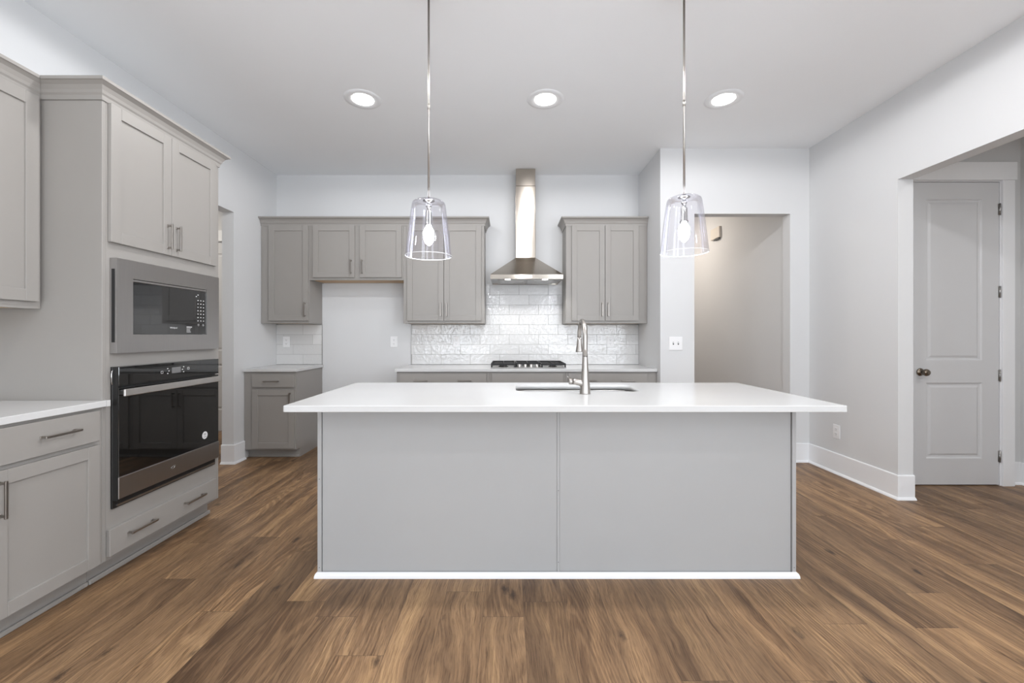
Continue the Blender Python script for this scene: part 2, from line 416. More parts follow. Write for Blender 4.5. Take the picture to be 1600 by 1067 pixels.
def panel_door(name, x0, x1, yf, z1, knob_x, panels, hinges, casing_x, cz, left_jamb=True):
    """white two-panel door facing -y, its face at yf"""
    t = thing(name, None, None); t['kind'] = 'structure'
    m = M(); th = 0.035
    # slab built from stiles and rails round the moulded panels
    px0, px1 = panels[0][0], panels[0][1]; zz = sorted([(p[2], p[3]) for p in panels])
    m.box(x0, px0, yf, yf+th, 0.008, z1, DOORP); m.box(px1, x1, yf, yf+th, 0.008, z1)
    edges = [0.008]+[v for p in zz for v in p]+[z1]
    for i in range(0, len(edges), 2): m.box(px0, px1, yf, yf+th, edges[i], edges[i+1])
    for (a, b, c, d) in panels:
        # moulding slope in, flat field raised back a little
        r = [(0, 0), (0.008, 0.010), (0.022, 0.012), (0.040, 0.004), (0.044, 0.004)]
        rings = [[(a+o, yf+q, c+o), (b-o, yf+q, c+o), (b-o, yf+q, d-o), (a+o, yf+q, d-o)] for o, q in r]
        m.grid(rings, DOORP, True, (False, True), smooth=False)
    m.build('door_slab', t)
    m = M(); ja = x0-0.004; jb = x1+0.004
    m.box(jb, jb+0.02, yf-0.004, yf+0.14, 0, z1+0.024, TRIM); m.box(ja-0.02, ja, yf-0.004, yf+0.14, 0, z1+0.024); m.box(ja, jb, yf-0.004, yf+0.14, z1+0.004, z1+0.024)
    m.build('jamb', t)
    m = M(); ca, cb = casing_x
    yw = yf+0.04
    m.box(jb+0.006, cb, yf-0.022, yw-0.001, 0, z1+0.012, TRIM, 0.002)
    if left_jamb: m.box(ca, ja-0.006, yf-0.022, yw-0.001, 0, z1+0.012, None, 0.002)
    m.box(ca-0.012, cb+0.012, yf-0.028, yw-0.001, z1+0.012, cz, None, 0.002)
    m.build('casing', t)
    kz = 0.93
    if knob_x is not None:
        m = M(); m.lathe([(0.002, -0.002), (0.030, -0.002), (0.032, -0.006), (0.028, -0.011), (0.013, -0.014), (0.011, -0.030), (0.016, -0.036), (0.026, -0.044), (0.0285, -0.055), (0.025, -0.066), (0.014, -0.073), (0.001, -0.074)], (knob_x, yf, kz), 'Y', 32, KNOBM)
        k = m.build('door_knob', t); k['label'] = 'dark bronze round door knob'
    for hz in hinges:
        m = M(); hx = x1+0.002
        m.box(hx-0.012, hx+0.014, yf-0.002, yf+0.004, hz-0.045, hz+0.045, HINGEM, 0.001)
        m.tube([(hx, yf-0.006, hz-0.048), (hx, yf-0.006, hz+0.048)], 0.006, 12)
        for q in (-0.016, 0.016): m.tube([(hx, yf-0.006, hz+q-0.001), (hx, yf-0.006, hz+q+0.001)], 0.0066, 12, SLOT)
        k = m.build('hinge', t); k['label'] = 'brushed nickel door hinge'
    return t
panel_door('door_1', 3.305, 4.020, 3.460, 2.483, 3.372, [(3.425, 3.882, 0.222, 0.842), (3.425, 3.882, 1.025, 2.345)], (2.262, 1.586, 0.902, 0.240), (3.20, 4.128), 2.640)
panel_door('door_2', -4.24, -3.50, 5.43, 2.42, None, [(-4.12, -3.62, 0.27, 0.86), (-4.12, -3.62, 1.03, 2.28)], (), (-4.34, -3.39), 2.57)

# ------------------------------------------------------------------ cabinetry
def shaker(m, x0, x1, z0, z1, mat=CAB, st=0.057, y0=-0.020, y1=-0.001):
    m.box(x0, x0+st, y0, y1, z0, z1, mat, 0.0012); m.box(x1-st, x1, y0, y1, z0, z1, mat, 0.0012)
    m.box(x0+st+.0003, x1-st-.0003, y0, y1, z0, z0+st, mat, 0.0012); m.box(x0+st+.0003, x1-st-.0003, y0, y1, z1-st, z1, mat, 0.0012)
    m.box(x0+st-0.001, x1-st+0.001, y0+0.0095, y1-0.002, z0+st-0.001, z1-st+0.001, mat)
def pull(parent, x, z, vertical, ln=0.148, y0=-0.020, lab='brushed nickel bar pull', out=0.032):
    m = M(); h = ln/2; q = 0.0045
    def bx(a0, a1, ya, yb, b0, b1):
        if vertical: m.box(b0+x, b1+x, ya, yb, a0+z, a1+z, PULL, 0.0013)
        else: m.box(a0+x, a1+x, ya, yb, b0+z, b1+z, PULL, 0.0013)
    bx(-h, h, y0-out, y0-out+0.008, -q-0.0008, q+0.0008)
    for s_ in (-1, 1): bx(s_*(h-0.010)-0.0045, s_*(h-0.010)+0.0045, y0-out+0.006, y0-0.0002, -q, q)
    for s_ in (-1, 1): bx(s_*(h-0.010)-0.008, s_*(h-0.010)+0.008, y0-0.004, y0-0.0002, -q-0.001, q+0.001)
    o = m.build('handle', parent); o['label'] = lab; return o
def door(t, x0, x1, z0, z1, hx=None, hz=None, mat=CAB, vertical=True):
    m = M(); shaker(m, x0, x1, z0, z1, mat); d = m.build('door', t)
    if hx is not None: pull(d, hx, hz, vertical)
    return d
def drawer(t, x0, x1, z0, z1, hxs=(), hz=None, ln=0.148, mat=CAB, name='drawer'):
    m = M(); m.box(x0, x1, -0.020, -0.001, z0, z1, mat, 0.0015); d = m.build(name, t)
    for hx in hxs: pull(d, hx, hz if hz else (z0+z1)/2, False, ln)
    return d
def base_body(t, w, depth, z1, mat=CAB, toe_h=0.09, ends=(0, 0)):
    m = M()
    m.box(0, w, 0.0, depth, toe_h, z1, mat, 0.001); m.box(0.001+ends[0], w-0.001-ends[1], 0.075, depth, 0.0, toe_h, mat)
    m.build('body', t)
    m = M(); m.box(0.002+ends[0], w-0.002-ends[1], 0.062, 0.0745, 0.0, 0.022, mat, 0.004); m.build('shoe_molding', t)
def wall_body(t, w, depth, z0, z1, mat=CAB):
    m = M(); m.box(0, w, 0, depth, z0+0.006, z1, mat, 0.001); m.box(0, w, 0, 0.02, z0-0.006, z0+0.006); m.box(0, 0.016, 0.02, depth, z0-0.006, z0+0.006); m.box(w-0.016, w, 0.02, depth, z0-0.006, z0+0.006)
    m.build('body', t)
    m = M(); m.box(0.0165, w-0.0165, 0.0205, depth-0.002, z0-0.001, z0+0.0055, MAPLE); b = m.build('bottom_panel', t); b['label'] = 'unpainted maple underside'
R90 = PI/2

CROWN = [(0.0004, 2.394), (0.006, 2.390), (0.009, 2.412), (0.015, 2.420), (0.019, 2.434), (0.030, 2.452), (0.046, 2.464), (0.052, 2.466), (0.054, 2.480), (0.0004, 2.480)]
# --- left run (fronts face +x): local x runs away from the camera, local y into the wall
TX, TY = -2.0, 2.08
t = thing('oven_cabinet', 'tall greige cabinet holding the wall oven and built-in microwave', 'cabinet', (TX, TY, 0), R90)
m = M(); D = 0.622; W = 0.835
m.box(0, 0.019, 0.0, D, 0.11, 2.405, CAB, 0.001); m.box(W-0.019, W, 0.0, D, 0.11, 2.405, CAB, 0.001)
m.box(0.019, W-0.019, D-0.012, D, 0.11, 2.405); m.box(0.019, W-0.019, 0.02, D-0.012, 2.385, 2.405)
for z in (0.11, 0.335, 1.085, 1.65): m.box(0.019, W-0.019, 0.02, D-0.012, z, z+0.018)
m.box(0.019, 0.052, 0, 0.02, 0.11, 2.405); m.box(W-0.052, W-0.019, 0, 0.02, 0.11, 2.405)
m.box(0.052, W-0.052, 0, 0.02, 0.11, 0.372); m.box(0.052, W-0.052, 0, 0.02, 1.058, 1.160); m.box(0.052, W-0.052, 0, 0.02, 1.602, 2.405)
m.box(0.0, W-0.001, 0.075, D, 0.0, 0.11)
m.build('body', t)
m = M(); m.box(0.0, W+0.008, 0.060, 0.0745, 0.0, 0.026, CAB, 0.004); m.build('shoe_molding', t)
m = M(); m.box(W-0.019, W+0.010, -0.0002, 0.019, 1.15, 1.13, CAB)
m.bm.free()
m = M(); sweep_profile(m, [(0.0, 0.2995), (0.0, 0.0), (W, 0.0), (W, 0.622)], CROWN, CAB, (1, 0)); m.build('crown_molding', t)
door(t, 0.028, 0.4065, 1.700, 2.392, 0.375, 1.805)
door(t, 0.4095, 0.790, 1.700, 2.392, 0.440, 1.805)
drawer(t, 0.020, 0.785, 0.130, 0.263, (0.195, 0.575), 0.205, 0.165)

t = thing('wall_oven', 'black glass wall oven with a wide steel handle below the microwave', 'oven', (TX, TY, 0), R90)
m = M(); m.box(0.058, 0.776, 0.006, 0.52, 0.378, 1.052, BLACK); m.box(0.042, 0.786, -0.012, -0.0015, 0.358, 1.073, BLACK, 0.001); m.box(0.055, 0.78, -0.0015, 0.006, 0.380, 1.050)
m.box(0.043, 0.049, -0.036, -0.012, 0.40, 1.0725)
m.build('body', t)
m = M(); m.box(0.050, 0.784, -0.037, -0.0122, 0.975, 1.0725, BLACKGL, 0.0015)
cp = m.build('control_panel', t)
m = M(); m.box(0.385, 0.452, -0.0379, -0.0371, 1.010, 1.044, LCD)
k = m.build('display', cp); k['label'] = 'grey display window'
for (x, z) in ((0.355, 1.040), (0.355, 1.012), (0.475, 1.042), (0.475, 1.012), (0.364, 1.026), (0.466, 1.027)):
    m = M(); m.box(x-0.004, x+0.004, -0.0378, -0.0371, z-0.0022, z+0.0022, PRINT); k = m.build('touch_mark', cp); k['label'] = 'small white printed touch mark'
for (x, z) in ((0.315, 1.022), (0.512, 1.030)):
    m = M(); q = -0.0378; o1 = rrect(x-0.008, x+0.008, z-0.007, z+0.007, 0.002, 3); i1 = rrect(x-0.0062, x+0.0062, z-0.0052, z+0.0052, 0.001, 3)
    m.grid([[(p[0], q, p[1]) for p in o1], [(p[0], q, p[1]) for p in i1]], PRINT, smooth=False); k = m.build('touch_mark', cp); k['label'] = 'white outlined touch symbol'
m = M()
m.tube([(0.0425, -0.018, 1.056), (0.036, -0.016, 1.053), (0.033, -0.016, 1.04), (0.033, -0.016, 1.00), (0.036, -0.016, 0.987), (0.0425, -0.018, 0.984)], 0.0022, 10, CHROME)
k = m.build('side_bracket', t); k['label'] = 'small steel bracket on the side'
m = M(); m.box(0.050, 0.784, -0.036, -0.0122, 0.516, 0.966, BLACKGL, 0.0015)
od = m.build('door', t)
m = M(); m.box(0.046, 0.786, -0.040, -0.0122, 0.406, 0.515, STEELD, 0.002); k = m.build('steel_strip', od); k['label'] = 'brushed steel strip below the glass'
m = M(); m.box(0.050, 0.756, -0.070, -0.058, 0.924, 0.960, HANDLE, 0.003, 2); m.box(0.075, 0.095, -0.061, -0.0362, 0.928, 0.952, HANDLE, 0.002); m.box(0.741, 0.761, -0.061, -0.0362, 0.928, 0.952, HANDLE, 0.002)
k = m.build('handle', od); k['label'] = 'wide flat steel oven handle'
m = M(); m.lathe([(0.001, -0.0362), (0.024, -0.0362), (0.024, -0.0368), (0.001, -0.0368)], (0.655, 0, 0.585), 'Y', 32, PRINT, smooth=False)
for i, (dz, wd) in enumerate(((0.013, 0.010), (0.009, 0.013), (0.005, 0.011), (0.001, 0.012), (-0.009, 0.016), (-0.0125, 0.012))): m.box(0.655-wd, 0.655+wd, -0.0372, -0.0368, 0.585+dz-0.0009, 0.585+dz+0.0009, PRINTD)
k = m.build('sticker', od); k['label'] = 'round white sticker with grey print'
# swirl emblem on the strip
m = M()
for (ax, az, a0, a1, r0) in ((0.010, 0.008, 200, 350, 0.0016), (0.016, 0.005, 20, 170, 0.0010)):
    pts = [(0.392+ax*1.2*math.cos(math.radians(a0+(a1-a0)*i/14)), -0.0405, 0.462+az*math.sin(math.radians(a0+(a1-a0)*i/14))+0.25*ax*math.cos(math.radians(a0+(a1-a0)*i/14))) for i in range(15)]
    m.tube(pts, [r0*(0.3+0.7*math.sin(PI*i/14)) for i in range(15)], 8, CHROME)
k = m.build('emblem', od); k['label'] = 'small chrome swirl emblem'
m = M(); m.box(0.06, 0.77, -0.020, -0.0122, 0.366, 0.376, STEELD)
m.build('vent_strip', t)

def text_mesh(name, body, size, mat, parent, loc, rot, ext=0.0002):
    c = bpy.data.curves.new(name, 'FONT'); c.body = body; c.size = size; c.extrude = ext; c.align_x = 'CENTER'
    tmp = bpy.data.objects.new('tmp', c); COL.objects.link(tmp)
    dg = bpy.context.evaluated_depsgraph_get(); dg.update()
    me = bpy.data.meshes.new_from_object(tmp.evaluated_get(dg)); me.name = name
    bpy.data.objects.remove(tmp); bpy.data.curves.remove(c)
    me.materials.clear(); me.materials.append(mat)
    o = bpy.data.objects.new(name, me); COL.objects.link(o); o.parent = parent; o.location = loc; o.rotation_euler = rot
    return o

t = thing('microwave_oven', 'built-in microwave with grey steel trim and smoked glass door above the oven', 'microwave', (TX, TY, 0), R90)
x0, x1, z0, z1 = 0.040, 0.786, 1.142, 1.622; gx0, gx1, gz0, gz1 = 0.131, 0.672, 1.237, 1.527
m = M(); m.box(0.060, 0.770, 0.004, 0.45, 1.170, 1.590, BLACK); m.box(0.060, 0.770, -0.006, 0.004, 1.175, 1.590); m.build('body', t)
m = M()
for a, b, c, d in ((x0, gx0, z0, z1), (gx1, x1, z0, z1), (gx0, gx1, z0, gz0), (gx0, gx1, gz1, z1)):
    m.box(a, b, -0.037, -0.0065, c, d, STEELD)
m.box(x0+0.0, x0+0.004, -0.0065, -0.0015, z0, z1); m.box(x1-0.004, x1, -0.0065, -0.0015, z0, z1)
k = m.build('trim_frame', t); k['label'] = 'grey steel trim frame'
m = M(); zA, zB = z0+0.055, z1-0.055
rings = [[(x0-0.0008, -0.024, zA), (x0-0.0008, -0.008, zA), (x0-0.0008, -0.008, zB), (x0-0.0008, -0.024, zB)]]
m.box(x0-0.0012, x0-0.0002, -0.026, -0.010, zA, zB, BLACK)
k = m.build('side_slot', t); k['label'] = 'black vent slot in the side of the trim'
m = M(); m.box(gx0+0.002, 0.5695, -0.032, -0.008, gz0+0.002, gz1-0.016, SMOKEGL); md = m.build('door', t)
m = M(); m.box(gx0+0.002, gx1-0.002, -0.034, -0.008, gz1-0.0145, gz1-0.002, STEEL, 0.001); k = m.build('top_strip', t); k['label'] = 'light steel strip above the glass'
m = M(); m.box(0.5702, gx1-0.002, -0.032, -0.008, gz0+0.002, gz1-0.016, SMOKEGL); kp = m.build('keypad', t)
for r in range(7):
    for c in range(3):
        x = 0.600+c*0.024; z = 1.452-r*0.0215
        m = M(); m.box(x-0.0045, x+0.0045, -0.0326, -0.0321, z-0.0022, z+0.0022, PRINT); k = m.build('key_mark', kp); k['label'] = 'small white key marking'
for (x, z) in ((0.585, 1.476), (0.600, 1.487)):
    m = M(); m.box(x-0.004, x+0.004, -0.0326, -0.0321, z-0.0025, z+0.0025, PRINT); k = m.build('key_mark', kp); k['label'] = 'small white key marking'
for x in (0.604, 0.645):
    m = M(); m.lathe([(0.001, -0.0321), (0.009, -0.0321), (0.009, -0.0328), (0.001, -0.0328)], (x, 0, 1.296), 'Y', 20, LCD); k = m.build('round_key', kp); k['label'] = 'round grey key'
k = text_mesh('logo', 'Whirlpool', 0.013, PRINT, md, (0.405, -0.0323, 1.272), (PI/2, 0, 0)); k['label'] = 'white printed maker logo'
m = M()
for i, (a, b) in enumerate(((0, 0.044), (0, 0.034), (0, 0.028), (0, 0.030), (0, 0.034))): m.box(0.505+a, 0.505+b, -0.0326, -0.0321, 1.2805-i*0.0075, 1.2825-i*0.0075+(0.002 if i == 0 else 0), PRINT)
k = m.build('spec_print', md); k['label'] = 'lines of small white print'

# wall cabinet above the left counter
t = thing('wall_cabinet', 'greige upper cabinet at the left picture edge, beside the tall oven cabinet', 'cabinet', (-2.30, 1.15, 0), R90, 'greige wall cabinets')
wall_body(t, 0.928, 0.325, 1.368, 2.405)
m = M(); sweep_profile(m, [(0.0, 0.0), (0.9295, 0.0)], CROWN, CAB, (0, -1)); m.build('crown_molding', t)
door(t, 0.020, 0.458, 1.396, 2.392, 0.43, 1.50)
door(t, 0.462, 0.905, 1.396, 2.392, 0.492, 1.50)

# base cabinets left
t = thing('base_cabinet', 'greige base cabinet under the white counter beside the wall oven', 'cabinet', (-2.0, 1.145, 0), R90, 'greige base cabinets')
base_body(t, 0.934, 0.625, 0.880, toe_h=0.11)
drawer(t, 0.030, 0.905, 0.722, 0.868, (0.245, 0.715), 0.800, 0.155)
door(t, 0.030, 0.4665, 0.120, 0.702, 0.437, 0.592)
door(t, 0.4695, 0.905, 0.120, 0.702, 0.498, 0.592)
m = M(); m.box(-2.625, -1.975, 1.14, 2.0785, 0.882, 0.912, QUARTZ, 0.002); m.box(-1.999, -1.975, 2.0785, 2.098, 0.882, 0.912)
tag(m.build('countertop'), 'white quartz counter at the left edge, ending against the oven cabinet', 'countertop', 'white quartz counters')

# --- back run
BF = 4.49; UD = 0.306
t = thing('wall_cabinet', 'narrow greige single-door wall cabinet in the far left corner', 'cabinet', (-2.626, BF, 0), 0, 'greige wall cabinets')
wall_body(t, 0.515, UD, 1.362, 2.405); door(t, 0.088, 0.506, 1.384, 2.392, 0.478, 1.502)
t = thing('wall_cabinet', 'short greige two-door cabinet above the refrigerator space', 'cabinet', (-2.110, BF, 0), 0, 'greige wall cabinets')
wall_body(t, 0.998, UD, 1.822, 2.405)
door(t, 0.040, 0.484, 1.842, 2.392, 0.448, 1.955); door(t, 0.539, 0.982, 1.842, 2.392, 0.566, 1.955)
t = thing('wall_cabinet', 'greige two-door wall cabinet directly left of the range hood', 'cabinet', (-1.111, BF, 0), 0, 'greige wall cabinets')
wall_body(t, 0.856, UD, 1.362, 2.405)
door(t, 0.040, 0.4275, 1.384, 2.392, 0.398, 1.502); door(t, 0.4315, 0.826, 1.384, 2.392, 0.461, 1.502)
t = thing('wall_cabinet', 'greige two-door wall cabinet to the right of the range hood', 'cabinet', (0.615, BF, 0), 0, 'greige wall cabinets')
wall_body(t, 0.863, UD, 1.362, 2.405)
door(t, 0.058, 0.4095, 1.384, 2.392, 0.380, 1.502); door(t, 0.4135, 0.768, 1.384, 2.392, 0.443, 1.502)
m = M(); sweep_profile(m, [(-2.628, BF), (-0.255, BF), (-0.255, 4.797)], CROWN, CAB)
tag(m.build('crown_molding'), 'greige crown molding along the wall cabinets left of the hood', 'molding', 'greige crown moldings')
m = M(); sweep_profile(m, [(0.615, 4.797), (0.615, BF), (1.477, BF)], CROWN, CAB)
tag(m.build('crown_molding'), 'greige crown molding over the wall cabinet right of the hood', 'molding', 'greige crown moldings')

BB_F = 4.205; BD = 0.590
t = thing('base_cabinet', 'small greige base cabinet with one drawer and one door in far left corner', 'cabinet', (-2.628, BB_F, 0), 0, 'greige base cabinets')
base_body(t, 0.518, BD, 0.866)
drawer(t, 0.088, 0.505, 0.715, 0.843, (0.285,), 0.775, 0.150); door(t, 0.088, 0.505, 0.106, 0.690, 0.470, 0.590)
m = M(); m.box(-2.629, -2.096, 4.180, 4.797, 0.868, 0.897, QUARTZ, 0.002)
tag(m.build('countertop'), 'short white quartz counter in the far left corner', 'countertop', 'white quartz counters')
t = thing('base_cabinet', 'greige base cabinet left of the cooktop, behind the island', 'cabinet', (-1.110, BB_F, 0), 0, 'greige base cabinets')
base_body(t, 0.920, BD, 0.866)
drawer(t, 0.032, 0.894, 0.715, 0.848, (0.245, 0.680), 0.782, 0.135); door(t, 0.032, 0.4605, 0.106, 0.690, 0.432, 0.590); door(t, 0.4635, 0.894, 0.106, 0.690, 0.492, 0.590)
t = thing('base_cabinet', 'greige base cabinet under the gas cooktop, behind the island', 'cabinet', (-0.189, BB_F, 0), 0, 'greige base cabinets')
base_body(t, 0.760, BD, 0.866)
drawer(t, 0.027, 0.734, 0.715, 0.848, name='false_front'); door(t, 0.027, 0.3795, 0.106, 0.690, 0.351, 0.590); door(t, 0.3825, 0.734, 0.106, 0.690, 0.411, 0.590)
t = thing('base_cabinet', 'greige base cabinet right of the cooktop, behind the faucet', 'cabinet', (0.572, BB_F, 0), 0, 'greige base cabinets')
base_body(t, 0.905, BD, 0.866)
drawer(t, 0.024, 0.810, 0.715, 0.848, (0.235, 0.612), 0.782, 0.135); door(t, 0.024, 0.4155, 0.106, 0.690, 0.388, 0.590); door(t, 0.4185, 0.810, 0.106, 0.690, 0.447, 0.590)
m = M(); m.box(-1.125, 1.478, 4.180, 4.797, 0.868, 0.897, QUARTZ, 0.002)
tag(m.build('countertop'), 'long white quartz counter along the back wall carrying the cooktop', 'countertop', 'white quartz counters')

# --- tile backsplashes
def tiles(m, x0, x1, z0, z1, ph, yb):
    rh, tw, g = 0.1125, 0.3315, 0.0028
    r0 = int(math.floor((z0-0.8995)/rh+1e-6)); r = r0
    while True:
        za = 0.8995+r*rh; zb = za+rh
        if za > z1-0.004: break
        off = ph-(r % 3)*tw/3
        n0 = int(math.floor((x0-off)/tw))
        for n in range(n0, n0+40):
            a = off+n*tw; b = a+tw
            if a > x1: break
            A, B = max(a+g/2, x0), min(b-g/2, x1); C, Dz = max(za+g/2, z0), min(zb-g/2, z1)
            if B-A > 0.006 and Dz-C > 0.006: m.box(A, B, yb-0.0085, yb-0.002, C, Dz, TILE, 0.0012)
        r += 1
YW = 4.7985
t = thing('tile_backsplash', 'glossy white subway tile backsplash behind the cooktop and range hood', 'backsplash', (0, 0, 0), 0, 'white tile backsplashes')
m = M(); tiles(m, -1.097, 1.4785, 0.899, 1.3515, -0.761, YW); tiles(m, -0.252, 0.612, 1.3515, 1.817, -0.761, YW); m.build('tile_field', t)
m = M(); m.box(-1.098, 1.479, YW-0.0065, YW, 0.898, 1.354, GROUT); m.box(-0.253, 0.613, YW-0.0065, YW, 1.354, 1.818); m.build('grout_bed', t)
m = M(); m.box(-1.102, -1.0985, YW-0.0105, YW, 0.898, 1.354, STEEL); k = m.build('edge_trim', t); k['label'] = 'thin metal edge strip'
t = thing('tile_backsplash', 'small patch of white subway tile above the far left corner counter', 'backsplash', (0, 0, 0), 0, 'white tile backsplashes')
m = M(); tiles(m, -2.6285, -2.113, 0.899, 1.3515, -2.329, YW); m.build('tile_field', t)
m = M(); m.box(-2.629, -2.112, YW-0.0065, YW, 0.898, 1.354, GROUT); m.build('grout_bed', t)
m = M(); m.box(-2.1118, -2.108, YW-0.0105, YW, 0.898, 1.354, STEEL); k = m.build('edge_trim', t); k['label'] = 'thin metal edge strip'

# --- range hood
HX = 0.190
t = thing('range_hood', 'stainless steel pyramid range hood with square chimney above the cooktop', 'hood', (HX, 0, 0))
hy0, hy1 = 4.30, 4.788; hw = 0.371
m = M()
m.box(-hw, hw, hy0, hy0+0.006, 1.803, 1.851, STEELH, 0.001); m.box(-hw, -hw+0.006, hy0+0.006, hy1, 1.803, 1.851); m.box(hw-0.006, hw, hy0+0.006, hy1, 1.803, 1.851); m.box(-hw+0.006, hw-0.006, hy1-0.006, hy1, 1.803, 1.851)
a = [(-hw, hy0, 1.851), (hw, hy0, 1.851), (hw, hy1, 1.851), (-hw, hy1, 1.851)]; cw = 0.110; cy0 = 4.60
b = [(-cw, cy0-0.004, 2.071), (cw, cy0-0.004, 2.071), (cw, hy1, 2.071), (-cw, hy1, 2.071)]
m.grid([a, b], STEELH, True, (False, True), smooth=False)
m.build('canopy', t)
m = M(); m.box(-cw+0.001, cw-0.001, cy0, hy1, 2.072, 2.855, STEELH, 0.004, 2); ch = m.build('chimney', t)
m = M(); m.box(-cw+0.004, cw-0.004, cy0+0.003, hy1, 2.8555, 3.046, STEELH, 0.004, 2); k = m.build('chimney_extension', t)
m = M(); m.box(-hw+0.006, hw-0.006, hy0+0.006, hy1-0.006, 1.812, 1.816, STEEL); m.build('underside', t)
for s_ in (-1, 1):
    m = M(); a, b = (0.006, 0.300) if s_ > 0 else (-0.300, -0.006)
    m.box(a, b, hy0+0.13, hy1-0.03, 1.806, 1.8115, STEEL, 0.001)
    for i in range(9): yy = hy0+0.155+i*0.034; m.box(a+0.02, b-0.02, yy, yy+0.014, 1.8045, 1.806)
    k = m.build('grease_filter', t)
for s_ in (-1, 1):
    m = M(); m.lathe([(0.001, 1.8085), (0.026, 1.8085), (0.028, 1.811)], (s_*0.195, hy0+0.085, 0), 'Z', 28, HOODLED, caps=(False, False)); k = m.build('hood_light', t); k['label'] = 'small lit round hood lamp'
for i in range(4):
    m = M(); m.lathe([(0.001, -0.003), (0.0052, -0.003), (0.0055, 0.0)], (-0.040+i*0.0195+0.011, hy0-0.0003, 1.828), 'Y', 16, BLACK); k = m.build('button', t); k['label'] = 'round black push button'
m = M(); m.box(-0.052, 0.054, hy0-0.0012, hy0-0.0002, 1.813, 1.843, HANDLE, 0.0004); k = m.build('button_plate', t); k['label'] = 'bright plate behind the buttons'
for s_ in (-1, 1):
    l = bpy.data.lights.new('hood_lamp', 'SPOT'); l.energy = 4; l.spot_size = math.radians(130); l.spot_blend = 0.5; l.shadow_soft_size = 0.02; l.color = (1, .98, .95)
    o = bpy.data.objects.new('hood_lamp', l); COL.objects.link(o); o.location = (HX+s_*0.195, hy0+0.085, 1.800)

# --- gas cooktop
t = thing('gas_cooktop', 'stainless gas cooktop with black cast iron grates on the back counter', 'cooktop', (0.205, 4.50, 0.8975))
m = M(); m.box(-0.381, 0.381, -0.255, 0.245, 0.0, 0.009, STEEL, 0.003); m.build('body', t)
for (bx_, by_, r) in ((-0.255, -0.13, 0.040), (-0.255, 0.125, 0.034), (0.0, 0.05, 0.050), (0.255, -0.13, 0.034), (0.255, 0.125, 0.040)):
    m = M(); m.lathe([(r+0.012, 0.0092), (r+0.012, 0.013), (r, 0.015), (r, 0.022), (r-0.006, 0.027), (0.001, 0.028)], (bx_, by_, 0), 'Z', 28, BLACK); m.build('burner', t)
for gx in (-0.254, 0.0, 0.254):
    m = M(); a, b = gx-0.125, gx+0.125; y0 = -0.235 if gx else -0.12; y1 = 0.235; z = 0.030; h = 0.018
    for yy in (y0, y1): m.box(a, b, yy-0.006, yy+0.006, z, z+h, IRON, 0.002)
    for xx in (a+0.006, b-0.006): m.box(xx-0.006, xx+0.006, y0+.006, y1-.006, z, z+h, IRON, 0.002)
    m.box(gx-0.005, gx+0.005, y0+.006, y1-.006, z+0.001, z+h-0.001, IRON, 0.002)
    for yy in ([y0+0.11, y1-0.11] if gx else [0.05]): m.box(a+0.012, b-0.012, yy-0.005, yy+0.005, z+0.0015, z+h-0.0015, IRON, 0.002)
    for xx in (a+0.008, b-0.008):
        for yy in (y0, y1): m.box(xx-0.007, xx+0.007, yy-0.007, yy+0.007, 0.0092, z+0.002, IRON, 0.001)
    m.build('grate', t)
for i in range(4):
    m = M(); m.lathe([(0.019, 0.0092), (0.019, 0.013), (0.015, 0.016), (0.0145, 0.034), (0.013, 0.036), (0.001, 0.036)], (-0.090+i*0.060, -0.195, 0), 'Z', 24, HANDLE); m.build('knob', t)

# ------------------------------------------------------------------ island
IX0, IX1, IY0, IY1 = -0.971, 1.466, 2.150, 2.895
t = thing('kitchen_island', 'large island with flat grey back panels standing in the middle of the floor', 'island', (0, 0, 0))
m = M(); m.box(IX0, IX0+0.020, IY0, IY1, 0.0, 0.8735, ISL, 0.0008); k = m.build('end_panel', t)
m = M(); m.box(IX1-0.020, IX1, IY0, IY1, 0.0, 0.8735, ISL, 0.0008); k = m.build('end_panel', t)
m = M(); m.box(IX0+0.0225, 0.2485, IY0+0.008, IY0+0.020, 0.0, 0.8735, ISL, 0.0008); m.build('back_panel', t)
m = M(); m.box(0.2630, IX1-0.0225, IY0+0.008, IY0+0.020, 0.0, 0.8735, ISL, 0.0008); m.build('back_panel', t)
m = M(); m.box(0.2490, 0.2625, IY0+0.005, IY0+0.0195, 0.0, 0.8735, ISL, 0.0012); m.build('seam_batten', t)
m = M(); m.box(IX0+0.021, IX1-0.021, IY0+0.021, IY0+0.026, 0.0, 0.8735, ISL); m.box(IX0+0.020, IX1-0.020, IY1-0.02, IY1, 0.09, 0.8735, CAB); m.box(IX0+0.020, IX1-0.020, IY1-0.09, IY1-0.075, 0.0, 0.09); m.box(IX0+0.020, IX1-0.020, IY0+0.026, IY1-0.021, 0.09, 0.105); m.build('body', t)
m = M(); sweep_profile(m, [(IX0, IY1), (IX0, IY0), (IX1, IY0), (IX1, IY1)], [(0.0, 0.0), (0.013, 0.0), (0.012, 0.012), (0.008, 0.022), (0.001, 0.028), (0.0, 0.028)], TRIM)
k = m.build('shoe_molding', t); k['label'] = 'white shoe molding at the foot'
for (x, z) in ((0.2563, 0.44), (0.2563, 0.075), (-0.961, 0.50), (-0.961, 0.05), (1.456, 0.05)):
    m = M(); yq = IY0+0.005 if abs(x-0.2563) < 0.01 else IY0
    m.lathe([(0.001, yq-0.0005), (0.0022, yq-0.0005), (0.0022, yq+0.0002)], (x, 0, z), 'Y', 10, SLOT); k = m.build('nail_mark', t); k['label'] = 'tiny dark nail mark'
